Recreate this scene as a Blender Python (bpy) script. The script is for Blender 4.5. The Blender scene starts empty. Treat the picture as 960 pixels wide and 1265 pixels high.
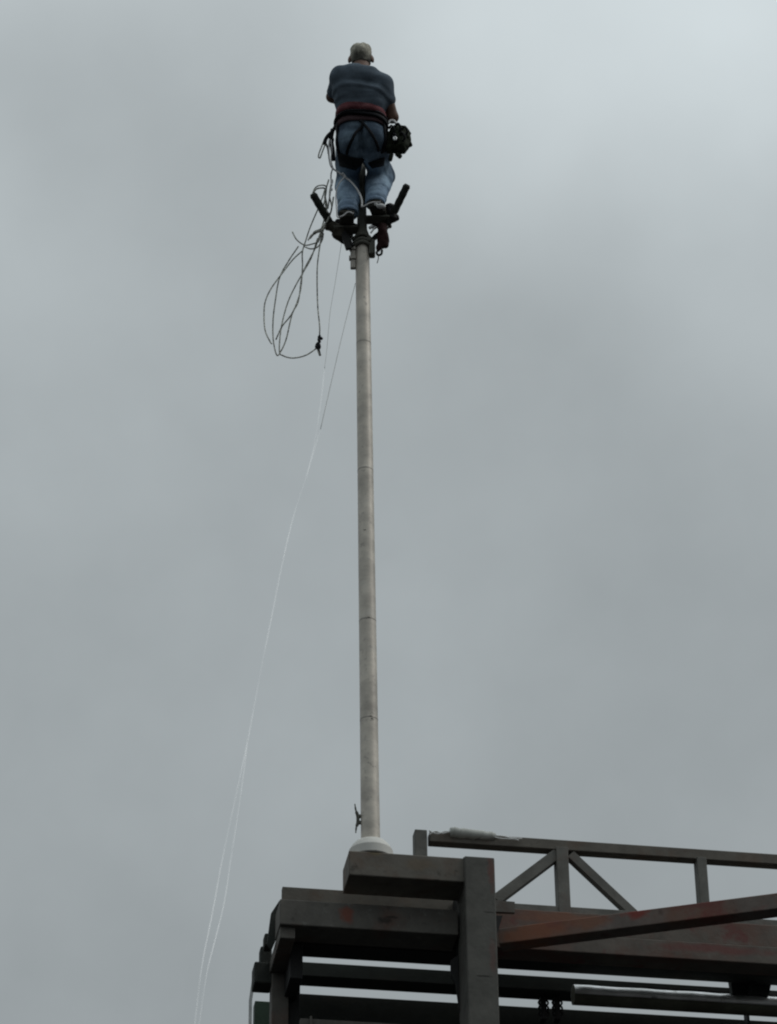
import bpy, bmesh, math, random
import numpy as np
from mathutils import Vector, Matrix, noise
random.seed(7)
SC = bpy.context.scene
COL = SC.collection
# ------------------------------------------------------------------ camera
W0, H0, FPX = 960.0, 1265.0, 3750.0
PITCH, ROLL = math.radians(34.0), math.radians(0.6)
CAM = Vector((0, 0, 1.6))
cam_d = bpy.data.cameras.new('camera'); cam = bpy.data.objects.new('camera', cam_d); COL.objects.link(cam)
CR = Matrix.Rotation(math.radians(90) + PITCH, 4, 'X') @ Matrix.Rotation(-ROLL, 4, 'Z')
cam.matrix_world = Matrix.Translation(CAM) @ CR
cam_d.sensor_fit = 'VERTICAL'; cam_d.sensor_height = 36; cam_d.sensor_width = 36
cam_d.lens = FPX / H0 * 36; cam_d.clip_start = .1; cam_d.clip_end = 6000
SC.camera = cam
SC.render.resolution_x, SC.render.resolution_y = 777, 1024
try: SC.cycles.filter_width = 2.1
except Exception: pass
def ray(px, py):
    return (CR.to_3x3() @ Vector(((px - W0/2)/FPX, -(py - H0/2)/FPX, -1)))
def proj(p):
    q = CR.to_3x3().inverted() @ (Vector(p) - CAM)
    return (W0/2 + FPX*q.x/-q.z, H0/2 - FPX*q.y/-q.z)
# ------------------------------------------------------------------ sky
SC.view_settings.view_transform = 'Standard'; SC.view_settings.look = 'None'
SC.view_settings.exposure = 0; SC.view_settings.gamma = 1
SUN_EL, SUN_AZ = math.radians(48), math.radians(98)
wd = bpy.data.worlds.new('World'); SC.world = wd; wd.use_nodes = True
nt = wd.node_tree; N = nt.nodes; L = nt.links; N.clear()
out = N.new('ShaderNodeOutputWorld'); bg = N.new('ShaderNodeBackground'); L.new(bg.outputs[0], out.inputs[0])
tc = N.new('ShaderNodeTexCoord')
def wmath(op, a, b=None):
    n = N.new('ShaderNodeMath'); n.operation = op
    for i, v in enumerate((a, b)):
        if v is None: continue
        if isinstance(v, (int, float)): n.inputs[i].default_value = v
        else: L.new(v, n.inputs[i])
    return n.outputs[0]
wn = N.new('ShaderNodeTexNoise'); wn.inputs['Scale'].default_value = 5; wn.inputs['Detail'].default_value = 3
L.new(tc.outputs['Generated'], wn.inputs['Vector'])
off = N.new('ShaderNodeVectorMath'); off.operation = 'MULTIPLY_ADD'
L.new(wn.outputs['Color'], off.inputs[0]); off.inputs[1].default_value = (.07, .07, .07); L.new(tc.outputs['Generated'], off.inputs[2])
off2 = N.new('ShaderNodeVectorMath'); off2.operation = 'ADD'; L.new(off.outputs[0], off2.inputs[0]); off2.inputs[1].default_value = (-.035, -.035, -.035)
dirv = off2.outputs[0]
sep = N.new('ShaderNodeSeparateXYZ'); L.new(dirv, sep.inputs[0])
rampg = N.new('ShaderNodeValToRGB'); cr = rampg.color_ramp; cr.interpolation = 'B_SPLINE'
stops = [(0, .22), (.30, .30), (.45, .360), (.54, .376), (.60, .41), (.655, .505), (.72, .60), (1, 1.05)]
while len(cr.elements) < len(stops): cr.elements.new(.5)
for e, (p, v) in zip(cr.elements, stops): e.position = p; e.color = (v, v, v, 1)
L.new(sep.outputs[2], rampg.inputs[0])
val = rampg.outputs[0]
def blob(px, py, rad_px, amp):
    global val
    d = ray(px, py).normalized()
    vd = N.new('ShaderNodeVectorMath'); vd.operation = 'DISTANCE'; L.new(dirv, vd.inputs[0]); vd.inputs[1].default_value = d
    mr = N.new('ShaderNodeMapRange'); mr.interpolation_type = 'SMOOTHERSTEP'
    L.new(vd.outputs['Value'], mr.inputs['Value']); mr.inputs['From Min'].default_value = 0; mr.inputs['From Max'].default_value = rad_px/FPX
    mr.inputs['To Min'].default_value = amp; mr.inputs['To Max'].default_value = 0
    val = wmath('ADD', val, mr.outputs[0])
blob(700, 60, 420, .105); blob(130, 130, 380, -.085); blob(960, 300, 330, .06); blob(20, 330, 260, .05)
blob(640, 330, 260, -.03); blob(480, 20, 200, .02); blob(90, 600, 260, .02); blob(300, 300, 220, -.03)
blob(900, 640, 260, -.012); blob(330, 1000, 240, .012); blob(960, 20, 300, .08); blob(480, 640, 200, .008); blob(760, 480, 180, -.012)
n2 = N.new('ShaderNodeTexNoise'); n2.inputs['Scale'].default_value = 9; n2.inputs['Detail'].default_value = 5; n2.inputs['Roughness'].default_value = .5
L.new(tc.outputs['Generated'], n2.inputs['Vector'])
nz = wmath('MULTIPLY', wmath('SUBTRACT', n2.outputs['Fac'], .5), .13)
val = wmath('ADD', val, nz)
n3 = N.new('ShaderNodeTexNoise'); n3.inputs['Scale'].default_value = 35; n3.inputs['Detail'].default_value = 6
L.new(tc.outputs['Generated'], n3.inputs['Vector'])
val = wmath('ADD', val, wmath('MULTIPLY', wmath('SUBTRACT', n3.outputs['Fac'], .5), .035))
tint = N.new('ShaderNodeVectorMath'); tint.operation = 'MULTIPLY'; L.new(val, tint.inputs[0]); tint.inputs[1].default_value = (.91, 1.0, 1.03)
sky = N.new('ShaderNodeTexSky'); sky.sky_type = 'NISHITA'; sky.sun_disc = False; sky.sun_elevation = SUN_EL; sky.sun_rotation = SUN_AZ
sk = N.new('ShaderNodeVectorMath'); sk.operation = 'SCALE'; L.new(sky.outputs[0], sk.inputs[0]); sk.inputs['Scale'].default_value = .003
add = N.new('ShaderNodeVectorMath'); add.operation = 'ADD'; L.new(tint.outputs[0], add.inputs[0]); L.new(sk.outputs[0], add.inputs[1])
L.new(add.outputs[0], bg.inputs['Color']); bg.inputs['Strength'].default_value = 1
sd = bpy.data.lights.new('sun', 'SUN'); sun = bpy.data.objects.new('sun', sd); COL.objects.link(sun)
sd.energy = .8; sd.angle = math.radians(25); sd.color = (1, .98, .94)
sdir = Vector((math.cos(SUN_EL)*math.sin(SUN_AZ), math.cos(SUN_EL)*math.cos(SUN_AZ), math.sin(SUN_EL)))
sun.rotation_euler = sdir.to_track_quat('Z', 'Y').to_euler()
# ------------------------------------------------------------------ materials
def mat(name, col, rough=.6, metal=0, var=.25, scale=6, stretch=(1, 1, 1), spots=None, bump=.15, spec=.25, fine=40):
    m = bpy.data.materials.new(name); m.use_nodes = True
    n = m.node_tree.nodes; l = m.node_tree.links; b = n['Principled BSDF']
    b.inputs['Roughness'].default_value = rough; b.inputs['Metallic'].default_value = metal
    b.inputs['Specular IOR Level'].default_value = spec
    t = n.new('ShaderNodeTexCoord'); mp = n.new('ShaderNodeMapping'); mp.inputs['Scale'].default_value = stretch
    l.new(t.outputs['Object'], mp.inputs[0])
    a = n.new('ShaderNodeTexNoise'); a.inputs['Scale'].default_value = scale; a.inputs['Detail'].default_value = 8; a.inputs['Roughness'].default_value = .65
    l.new(mp.outputs[0], a.inputs['Vector'])
    r = n.new('ShaderNodeValToRGB'); r.color_ramp.elements[0].position = .3; r.color_ramp.elements[1].position = .7
    r.color_ramp.elements[0].color = tuple(c*(1-var) for c in col) + (1,)
    r.color_ramp.elements[1].color = tuple(min(1, c*(1+var)) for c in col) + (1,)
    l.new(a.outputs['Fac'], r.inputs[0]); last = r.outputs[0]
    for (sc, lo, hi, c2, amt) in (spots or []):
        s = n.new('ShaderNodeTexNoise'); s.inputs['Scale'].default_value = sc; s.inputs['Detail'].default_value = 7; s.inputs['Roughness'].default_value = .62
        ad = n.new('ShaderNodeVectorMath'); ad.operation = 'ADD'; ad.inputs[1].default_value = (sc*3.1, sc*1.7, .3*sc)
        l.new(t.outputs['Object'], ad.inputs[0]); l.new(ad.outputs[0], s.inputs['Vector'])
        mr = n.new('ShaderNodeMapRange'); mr.inputs['From Min'].default_value = lo; mr.inputs['From Max'].default_value = hi
        mr.inputs['To Max'].default_value = amt
        l.new(s.outputs['Fac'], mr.inputs['Value'])
        mx = n.new('ShaderNodeMix'); mx.data_type = 'RGBA'; l.new(mr.outputs[0], mx.inputs['Factor'])
        l.new(last, mx.inputs['A']); mx.inputs['B'].default_value = tuple(c2) + (1,); last = mx.outputs['Result']
    l.new(last, b.inputs['Base Color'])
    f = n.new('ShaderNodeTexNoise'); f.inputs['Scale'].default_value = fine; f.inputs['Detail'].default_value = 5
    l.new(mp.outputs[0], f.inputs['Vector'])
    bp = n.new('ShaderNodeBump'); bp.inputs['Strength'].default_value = bump; bp.inputs['Distance'].default_value = .01
    l.new(f.outputs['Fac'], bp.inputs['Height']); l.new(bp.outputs[0], b.inputs['Normal'])
    return m
RUST = (.13, .045, .025); RED = (.16, .03, .03)
M = {}
M['steel'] = mat('grey_painted_steel', (.115, .108, .096), .75, spots=[(3, .56, .72, RUST, .45), (9, .62, .72, (.03, .028, .025), .7), (14, .60, .68, (.24, .235, .22), .3)])
M['post'] = mat('post_paint', (.100, .098, .088), .75, spots=[(2.2, .60, .70, RED, .5), (7, .63, .72, (.04, .035, .03), .7)])
M['brown'] = mat('brown_grey_paint', (.135, .124, .106), .75, spots=[(3, .52, .68, (.12, .07, .045), .6), (10, .62, .7, (.04, .035, .03), .6)])
M['rusty'] = mat('rust_streaked_paint', (.15, .125, .11), .7, spots=[(1.6, .46, .62, (.18, .085, .055), .7), (2.3, .54, .63, (.17, .045, .04), .7), (9, .6, .7, (.05, .03, .025), .6)])
M['rusty2'] = mat('faint_rust_paint', (.12, .105, .09), .7, spots=[(2.0, .46, .62, (.13, .06, .045), .7), (5, .56, .66, (.13, .03, .03), .6)])
M['truss'] = mat('truss_paint', (.14, .138, .125), .75, spots=[(2.0, .55, .68, (.15, .07, .05), .55), (8, .6, .7, (.05, .05, .045), .5)])
M['dark'] = mat('dark_green_paint', (.032, .036, .032), .8, spots=[(4, .55, .7, (.06, .05, .035), .5)])
M['green'] = mat('green_paint', (.025, .05, .032), .6)
M['black'] = mat('black_iron', (.02, .02, .02), .6)
M['pipe'] = mat('olive_pipe_lagging', (.10, .10, .075), .5, spots=[(3, .5, .7, (.05, .045, .03), .5)])
M['galv'] = mat('galvanised_sheet', (.85, .86, .84), .38, metal=.65, spots=[(9, .58, .66, (.12, .12, .11), .6)])
M['palestrip'] = mat('pale_sheet_metal', (.42, .44, .44), .5)
M['tube'] = mat('pale_tube_plastic', (.42, .43, .40), .5, spots=[(14, .58, .66, (.10, .10, .09), .8)])
M['wire'] = mat('bright_wire', (.75, .76, .75), .4)
M['collar'] = mat('white_collar_paint', (.62, .61, .57), .5, var=.08, spots=[(9, .6, .75, (.3, .28, .24), .5)])
M['pole'] = mat('brushed_aluminium', (.58, .535, .465), .5, metal=.15, var=.34, scale=2.6, stretch=(1.4, 1.4, 2.2), bump=.05, spec=.5,
                spots=[(2.4, .48, .66, (.30, .27, .24), .65), (9, .58, .7, (.62, .60, .55), .4), (22, .60, .68, (.20, .18, .16), .5)])
M['poletop'] = mat('dull_pole_metal', (.13, .13, .112), .9, metal=0, spots=[(8, .5, .7, (.07, .07, .06), .6)])
M['band'] = mat('joint_band_metal', (.36, .335, .30), .5, metal=.3)
M['skin'] = mat('skin', (.16, .095, .07), .6, var=.15, scale=12, bump=.05)
M['hair'] = mat('grey_hair', (.42, .40, .33), .8, var=.35, scale=60, stretch=(1, 1, .3), bump=.6, fine=160)
M['shirt'] = mat('slate_shirt', (.105, .135, .168), .9, var=.22, scale=8, bump=.2, spec=.1)
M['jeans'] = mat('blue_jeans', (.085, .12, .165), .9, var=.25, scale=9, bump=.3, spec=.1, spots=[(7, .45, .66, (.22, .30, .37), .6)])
def tone_and_light_by_z(m, z0, z1, k):
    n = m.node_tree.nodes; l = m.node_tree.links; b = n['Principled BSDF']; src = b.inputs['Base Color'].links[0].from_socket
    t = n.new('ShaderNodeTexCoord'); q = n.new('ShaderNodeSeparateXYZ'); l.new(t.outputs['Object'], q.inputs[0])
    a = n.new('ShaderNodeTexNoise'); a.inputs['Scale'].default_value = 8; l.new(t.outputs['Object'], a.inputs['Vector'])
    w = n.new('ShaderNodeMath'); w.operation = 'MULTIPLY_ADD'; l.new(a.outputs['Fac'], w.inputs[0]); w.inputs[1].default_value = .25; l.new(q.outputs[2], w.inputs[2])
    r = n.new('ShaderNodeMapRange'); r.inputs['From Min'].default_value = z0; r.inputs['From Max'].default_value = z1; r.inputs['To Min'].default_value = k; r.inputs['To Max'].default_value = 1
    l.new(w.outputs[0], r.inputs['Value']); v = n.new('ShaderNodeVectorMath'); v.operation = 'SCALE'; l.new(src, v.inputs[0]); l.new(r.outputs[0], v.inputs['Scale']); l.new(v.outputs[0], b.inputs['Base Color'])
tone_and_light_by_z(M['jeans'], .42, .56, 2.3)  # lower legs painted lighter, imitating sky light on the tilted calves
M['tail'] = mat('plum_shirt_tail', (.085, .055, .06), .9, spec=.1)
M['redpad'] = mat('red_belt_pad', (.105, .028, .034), .8, var=.4, scale=14, spec=.2, spots=[(9, .55, .7, (.24, .12, .12), .5)])
M['web'] = mat('black_webbing', (.012, .013, .016), .8, spec=.2)
M['boot'] = mat('dark_leather', (.07, .064, .05), .8, spec=.2, spots=[(12, .55, .7, (.12, .11, .085), .5)])
M['sole'] = mat('rubber_sole', (.06, .058, .05), .8)
M['sock'] = mat('white_patch', (.85, .86, .86), .8)
M['bag'] = mat('dark_bag_canvas', (.022, .027, .018), .9, spots=[(14, .55, .66, (.05, .06, .035), .6)], spec=.15)
M['redcloth'] = mat('maroon_cloth', (.032, .016, .016), .9, spec=.1)
M['rope'] = mat('speckled_rope', (.50, .50, .45), .8, var=.7, scale=50, spots=[(45, .53, .57, (.05, .05, .05), .8)], spec=.1)
M['whiterope'] = mat('white_rope', (.72, .72, .72), .8, var=.1)
M['asphalt'] = mat('asphalt', (.02, .02, .02), .9, scale=.3, fine=8)
M['steelbright'] = mat('bright_metal', (.6, .6, .6), .35, metal=.6)
def halyard_mat():
    m = bpy.data.materials.new('clear_line'); m.use_nodes = True
    b = m.node_tree.nodes['Principled BSDF']; b.inputs['Base Color'].default_value = (.98, .98, .98, 1)
    b.inputs['Metallic'].default_value = 1; b.inputs['Roughness'].default_value = .45
    n = m.node_tree.nodes; l = m.node_tree.links; t = n.new('ShaderNodeTexCoord'); a = n.new('ShaderNodeTexNoise'); a.inputs['Scale'].default_value = 1.6; a.inputs['Detail'].default_value = 4
    l.new(t.outputs['Object'], a.inputs['Vector']); r = n.new('ShaderNodeMapRange'); r.inputs['From Min'].default_value = .35; r.inputs['From Max'].default_value = .65
    r.inputs['To Min'].default_value = .015; r.inputs['To Max'].default_value = .085; l.new(a.outputs['Fac'], r.inputs['Value']); l.new(r.outputs[0], b.inputs['Alpha'])
    return m
M['cord'] = halyard_mat()
M['thincord'] = mat('grey_twine', (.50, .50, .48), .8, spec=.2)
# ------------------------------------------------------------------ object helpers
def tag(o, label=None, cat=None, group=None, kind=None):
    if label: o['label'] = label
    if cat: o['category'] = cat
    if group: o['group'] = group
    if kind: o['kind'] = kind
    return o
def empty(name, mw):
    o = bpy.data.objects.new(name, None); o.empty_display_size = .2; COL.objects.link(o); o.matrix_world = mw; return o
def link(name, me, m, parent=None, mw=None, smooth=False):
    o = bpy.data.objects.new(name, me); COL.objects.link(o)
    me.materials.clear(); me.materials.append(m)
    if smooth: me.polygons.foreach_set('use_smooth', [True]*len(me.polygons))
    if parent: o.parent = parent
    if mw is not None: o.matrix_world = mw
    return o
def bm_mesh(bm, name):
    bmesh.ops.recalc_face_normals(bm, faces=bm.faces)
    me = bpy.data.meshes.new(name); bm.to_mesh(me); bm.free(); return me
def add_box(bm, mn, mx, bev=.005, mtx=None, segs=2):
    r = bmesh.ops.create_cube(bm, size=1)
    vs = r['verts']
    for v in vs: v.co = Vector([mn[i] + (v.co[i]+.5)*(mx[i]-mn[i]) for i in range(3)])
    if bev:
        es = list({e for v in vs for e in v.link_edges})
        rr = bmesh.ops.bevel(bm, geom=es, offset=bev, segments=segs, affect='EDGES', profile=.5)
        vs = list({v for f in rr['faces'] for v in f.verts} | {v for v in vs if v.is_valid})
        allv = set()
        st = list(vs)
        while st:
            v = st.pop()
            if v in allv: continue
            allv.add(v); st += [e.other_vert(v) for e in v.link_edges]
        vs = list(allv)
    if mtx is not None:
        for v in vs: v.co = mtx @ v.co
    return vs
def bar_matrix(a, b, up=(0, 0, 1)):
    a, b = Vector(a), Vector(b); x = (b-a).normalized(); up = Vector(up)
    y = up.cross(x).normalized(); z = x.cross(y)
    return Matrix(((x.x, y.x, z.x, a.x), (x.y, y.y, z.y, a.y), (x.z, y.z, z.z, a.z), (0, 0, 0, 1))), (b-a).length
def add_bar(bm, a, b, wy, wz, bev=.004, up=(0, 0, 1)):
    m, ln = bar_matrix(a, b, up)
    add_box(bm, (0, -wy/2, -wz/2), (ln, wy/2, wz/2), bev, m)
def catmull(pts, n=6):
    P = [Vector(p) for p in pts]
    if len(P) < 3: return P
    P = [P[0]*2-P[1]] + P + [P[-1]*2-P[-2]]
    o = []
    for i in range(1, len(P)-2):
        for k in range(n):
            t = k/n; a, b, c, d = P[i-1:i+3]
            o.append(.5*((2*b)+(c-a)*t+(2*a-5*b+4*c-d)*t*t+(3*b-a-3*c+d)*t**3))
    o.append(P[-2]); return o
def add_tube(bm, pts, r, seg=8, caps=True):
    pts = [Vector(p) for p in pts]; rings = []
    t0 = (pts[1]-pts[0]).normalized(); ref = Vector((0, 0, 1)) if abs(t0.z) < .9 else Vector((1, 0, 0))
    u = t0.cross(ref).normalized()
    for i, p in enumerate(pts):
        a = pts[max(0, i-1)]; b = pts[min(len(pts)-1, i+1)]; t = (b-a).normalized()
        u = (u - t*u.dot(t)).normalized(); w = t.cross(u)
        rr = r[i] if isinstance(r, (list, tuple)) else r
        rings.append([bm.verts.new(p + rr*(math.cos(2*math.pi*k/seg)*u + math.sin(2*math.pi*k/seg)*w)) for k in range(seg)])
    for a, b in zip(rings, rings[1:]):
        for k in range(seg): bm.faces.new((a[k], a[(k+1) % seg], b[(k+1) % seg], b[k]))
    if caps: bm.faces.new(rings[0][::-1]); bm.faces.new(rings[-1])
def add_lathe(bm, prof, seg=48, mtx=None):
    rings = []
    for (r, z) in prof:
        rings.append([bm.verts.new(Vector((r*math.cos(2*math.pi*k/seg), r*math.sin(2*math.pi*k/seg), z))) for k in range(seg)])
    for a, b in zip(rings, rings[1:]):
        for k in range(seg): bm.faces.new((a[k], a[(k+1) % seg], b[(k+1) % seg], b[k]))
    if mtx is not None:
        for rg in rings:
            for v in rg: v.co = mtx @ v.co
    return rings
def ribbon(bm, pts, nrm, w, th):
    """flat strap along pts with outward normals"""
    prev = None
    for i, p in enumerate(pts):
        a = pts[max(0, i-1)]; b = pts[min(len(pts)-1, i+1)]; t = (b-a).normalized(); n = nrm[i]
        s = t.cross(n).normalized()
        c = [bm.verts.new(p + s*w/2*q + n*h) for q, h in ((-1, -th), (1, -th), (1, th), (.0, th*1.3), (-1, th))]
        if prev:
            for k in range(5): bm.faces.new((prev[k], prev[(k+1) % 5], c[(k+1) % 5], c[k]))
        else: bm.faces.new(c[::-1])
        prev = c
    bm.faces.new(prev)
# ------------------------------------------------------------------ ground
bm = bmesh.new(); bmesh.ops.create_grid(bm, x_segments=8, y_segments=8, size=3000)
g = link('ground', bm_mesh(bm, 'ground'), M['asphalt']); g['kind'] = 'structure'
# ------------------------------------------------------------------ steel frame
YAW = math.radians(9.3)
BASE = CAM + ray(457.7, 1041)*20.0
SF = Matrix.Translation(BASE) @ Matrix.Rotation(YAW, 4, 'Z')
SFI = SF.inverted()
def at(px, py, t):
    """pixel on the vertical plane t metres behind the pole axis -> (s, t, z) in the frame's own axes"""
    o = SFI @ CAM; d = SFI.to_3x3() @ ray(px, py); k = (t - o.y)/d.y
    return o + d*k
def atz(px, py, z):
    o = SFI @ CAM; d = SFI.to_3x3() @ ray(px, py); return o + d*((z - o.z)/d.z)
GZ = -BASE.z      # ground level in the frame's axes
def beam(name, m, parent, t, d, xl, yt, yb, xr, yr=None, bev=.006, m_label=None):
    a = at(xl, yt, t); b = at(xl, yb, t); c = at(xr, yr if yr else yb, t)
    bm = bmesh.new(); add_box(bm, (a.x, t, b.z), (c.x, t+d, a.z), bev)
    o = link(name, bm_mesh(bm, name), M[m], parent)
    if m_label: o['label'] = m_label
    return o
frame_loc = at(592, 1265, 0)
FR = empty('steel_frame', SF)
tag(FR, 'dark grey welded steel frame with a square post, carrying the tall pole', 'steel frame')
beam('cantilever_beam', 'brown', FR, -.14, .28, 431, 1050.5, 1080.5, 573.4, 1060, .008)
a = at(573.8, 1057, -.16); b = at(611, 1060, -.16)
bm = bmesh.new(); add_box(bm, (a.x, -.16, GZ), (b.x, .15, a.z), .008)
link('post', bm_mesh(bm, 'post'), M['post'], FR)
beam('cross_beam', 'steel', FR, .05, .25, 346, 1110, 1141.5, 566, 1125, .008)
beam('cross_beam', 'brown', FR, .304, .05, 349, 1095, 1118, 566, 1113, .004)
# lip along the cross beam's lower edge, and gussets
def poly_plate(name, m, parent, pts_px, t, th, label=None):
    bm = bmesh.new(); f = [bm.verts.new(at(x, y, t)) for x, y in pts_px]; r = [bm.verts.new(v.co + Vector((0, th, 0))) for v in f]
    bm.faces.new(f); bm.faces.new(r[::-1]); n = len(f)
    for i in range(n): bm.faces.new((f[i], r[i], r[(i+1) % n], f[(i+1) % n]))
    o = link(name, bm_mesh(bm, name), M[m], parent)
    if label: o['label'] = label
    return o
# beam running back from the left end
a = at(346, 1142.5, .09); b = at(364.6, 1160, .09)
bm = bmesh.new(); add_box(bm, (a.x, .085, b.z), (b.x, .72, a.z - .004), .006)
link('side_beam', bm_mesh(bm, 'side_beam'), M['steel'], FR)
zt = b.z - .002
a = at(336, 1205, .60); b = at(357, 1205, .60)
bm = bmesh.new(); add_box(bm, (a.x, .60, GZ), (b.x, .72, zt), .006)
link('post', bm_mesh(bm, 'post'), M['steel'], FR)
a = at(356, 1205, .66); b = at(371, 1205, .66)
bm = bmesh.new(); add_box(bm, (a.x+.004, .66, GZ), (b.x, .74, zt+.05), .006)
link('post', bm_mesh(bm, 'post'), M['black'], FR)
beam('bracket', 'dark', FR, .64, .10, 322, 1168, 1191, 336, None, .012)
beam('bracket', 'dark', FR, .62, .16, 314.5, 1187, 1214, 337, None, .012)
beam('bracket', 'dark', FR, .50, .10, 327, 1152, 1168, 337, None, .012)
poly_plate('gusset', 'dark', FR, [(335, 1128), (345.5, 1112), (345.5, 1150), (336, 1172), (330, 1165)], .32, .03)
poly_plate('gusset', 'black', FR, [(557, 1186), (566, 1180), (568, 1250), (563, 1215), (557, 1205)], .12, .02)
poly_plate('gusset', 'black', FR, [(612, 1131), (621, 1131), (616, 1148), (612, 1160)], .08, .02)
poly_plate('gusset', 'steel', FR, [(612, 1112), (636, 1114), (636, 1127), (612, 1126)], .152, .03)
# lateral members behind
beam('rear_beam', 'dark', FR, .45, .16, 366, 1157, 1168.5, 1010, 1212)
beam('rear_beam', 'dark', FR, .80, .16, 335, 1185.5, 1203, 1010, 1250)
beam('rear_beam', 'dark', FR, 1.02, .5, 362, 1226.5, 1300, 1010, 1330)
beam('rear_panel', 'green', FR, 1.25, .10, 315, 1236, 1330, 362, 1330)
beam('lower_rail', 'steel', FR, .30, .05, 371, 1257.5, 1266, 497, 1272)
beam('lower_rail', 'steel', FR, .28, .02, 383, 1254.5, 1268, 386, 1272)
bm = bmesh.new()
pa, pb, pc = at(313, 1212, 1.22), at(309.5, 1236, 1.22), at(308.5, 1300, 1.22)
for p, q in ((pa, pb), (pb, pc)): add_bar(bm, p, q, .004, .022, 0, up=(1, 0, 0))
link('edge_strip', bm_mesh(bm, 'edge_strip'), M['palestrip'], FR)
beam('cross_beam', 'rusty2', FR, .36, .10, 612, 1121, 1149, 1010, 1170)
beam('cross_beam', 'rusty2', FR, .16, .18, 612, 1148, 1170, 1010, 1192)
# slanting brace, coming forward to the right
z0 = at(620, 1166, .0).z
A = at(616, 1166, .0); z0 = A.z; B = atz(962, 1122, z0)
top = at(620, 1148, .0).z
D = (B-A).normalized(); A2 = A; B2 = B + D*1.2
bm = bmesh.new(); h = (top - z0)*1.04
m_, ln = bar_matrix(A2, B2)
add_box(bm, (0, -.0, 0), (ln, .13, h), .006, m_)
link('slanting_brace', bm_mesh(bm, 'slanting_brace'), M['rusty'], FR)['label'] = 'rust streaked slanting brace'
bm = bmesh.new(); q = at(566, 1120, .16); q2 = at(575, 1200, .16)
add_box(bm, (q.x-.01, .152, at(566, 1200, .16).z), (q.x+.10, .30, q.z+.10), .004)
link('bracket', bm_mesh(bm, 'bracket'), M['black'], FR)  # black filler box added to keep the gap beside the post dark
q = at(358, 1150, .35); q2 = at(373, 1212, .35)
bm = bmesh.new(); add_box(bm, (q.x, .312, q2.z), (q2.x, .66, q.z), .004)
link('bracket', bm_mesh(bm, 'bracket'), M['black'], FR)  # black filler box added to darken the opening behind the side beam
q = at(366, 1140, .31); q2 = at(566, 1166, .31)
bm = bmesh.new(); add_box(bm, (q.x, .32, at(366, 1165, .31).z), (q2.x-.02, .44, at(366, 1140, .31).z), .004)
link('rear_beam', bm_mesh(bm, 'rear_beam'), M['black'], FR)  # dark filler added to close the gap behind the cross beam
# nodes at the right
poly_plate('gusset', 'dark', FR, [(900, 1196), (956, 1200), (950, 1229), (905, 1226)], .62, .06)
poly_plate('gusset', 'dark', FR, [(930, 1199), (938, 1199), (930, 1226), (925, 1226)], .56, .05)
beam('post', 'black', FR, .86, .1, 920, 1210, 1400, 938, None)
# pole-base shims
def stain(m, c, rad_, col, amt, ns=18):
    m = M[m]; n = m.node_tree.nodes; l = m.node_tree.links; b = n['Principled BSDF']; src = b.inputs['Base Color'].links[0].from_socket
    t = n.new('ShaderNodeTexCoord'); a = n.new('ShaderNodeTexNoise'); a.inputs['Scale'].default_value = ns; a.inputs['Detail'].default_value = 5; l.new(t.outputs['Object'], a.inputs['Vector'])
    v = n.new('ShaderNodeVectorMath'); v.operation = 'SUBTRACT'; l.new(t.outputs['Object'], v.inputs[0]); v.inputs[1].default_value = c
    d = n.new('ShaderNodeVectorMath'); d.operation = 'DIVIDE'; l.new(v.outputs[0], d.inputs[0]); d.inputs[1].default_value = rad_
    e = n.new('ShaderNodeVectorMath'); e.operation = 'MULTIPLY_ADD'; l.new(a.outputs['Color'], e.inputs[0]); e.inputs[1].default_value = (1.6, 1.6, 1.6); l.new(d.outputs[0], e.inputs[2])
    g = n.new('ShaderNodeVectorMath'); g.operation = 'SUBTRACT'; l.new(e.outputs[0], g.inputs[0]); g.inputs[1].default_value = (.8, .8, .8)
    h = n.new('ShaderNodeVectorMath'); h.operation = 'LENGTH'; l.new(g.outputs[0], h.inputs[0])
    r = n.new('ShaderNodeMapRange'); r.inputs['From Min'].default_value = .5; r.inputs['From Max'].default_value = 1.1; r.inputs['To Min'].default_value = amt; r.inputs['To Max'].default_value = 0; l.new(h.outputs['Value'], r.inputs['Value'])
    x = n.new('ShaderNodeMix'); x.data_type = 'RGBA'; l.new(r.outputs[0], x.inputs['Factor']); l.new(src, x.inputs['A']); x.inputs['B'].default_value = tuple(col)+(1,); l.new(x.outputs['Result'], b.inputs['Base Color'])
DK = (.03, .027, .024)
stain('post', at(607, 1078, -.16), (.03, .2, .13), (.15, .06, .05), .6)
stain('post', at(609, 1180, -.16), (.025, .2, .16), (.14, .07, .06), .45)
stain('post', at(598, 1206, -.16), (.07, .2, .008), DK, .9)
stain('post', at(604, 1127, -.16), (.04, .2, .006), DK, .8)
stain('steel', at(429, 1130, .05), (.05, .2, .07), (.19, .06, .04), .8)
stain('steel', at(476, 1137, .05), (.06, .2, .03), DK, .8)
stain('steel', at(484, 1133, .05), (.06, .2, .012), DK, .8)
stain('brown', at(520, 1068, -.14), (.12, .2, .05), (.15, .115, .08), .6)
stain('brown', at(462, 1052, -.14), (.05, .2, .03), (.16, .13, .07), .6)
stain('rusty', at(655, 1150, -.1), (.25, .6, .09), (.24, .10, .055), .8, 8)
stain('rusty', at(725, 1140, -.2), (.20, .6, .08), (.22, .10, .06), .75, 8)
stain('rusty', at(786, 1128, -.35), (.09, .5, .06), (.22, .045, .035), .9)
stain('rusty', at(935, 1106, -.6), (.22, .6, .06), (.24, .07, .045), .8, 10)
stain('rusty', at(860, 1119, -.5), (.16, .6, .04), (.16, .055, .05), .6, 10)
stain('rusty2', at(700, 1134, .36), (.35, .2, .05), (.20, .09, .055), .75, 8)
stain('rusty2', at(880, 1172, .16), (.5, .2, .04), (.15, .05, .045), .7, 8)
bm = bmesh.new()
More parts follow.
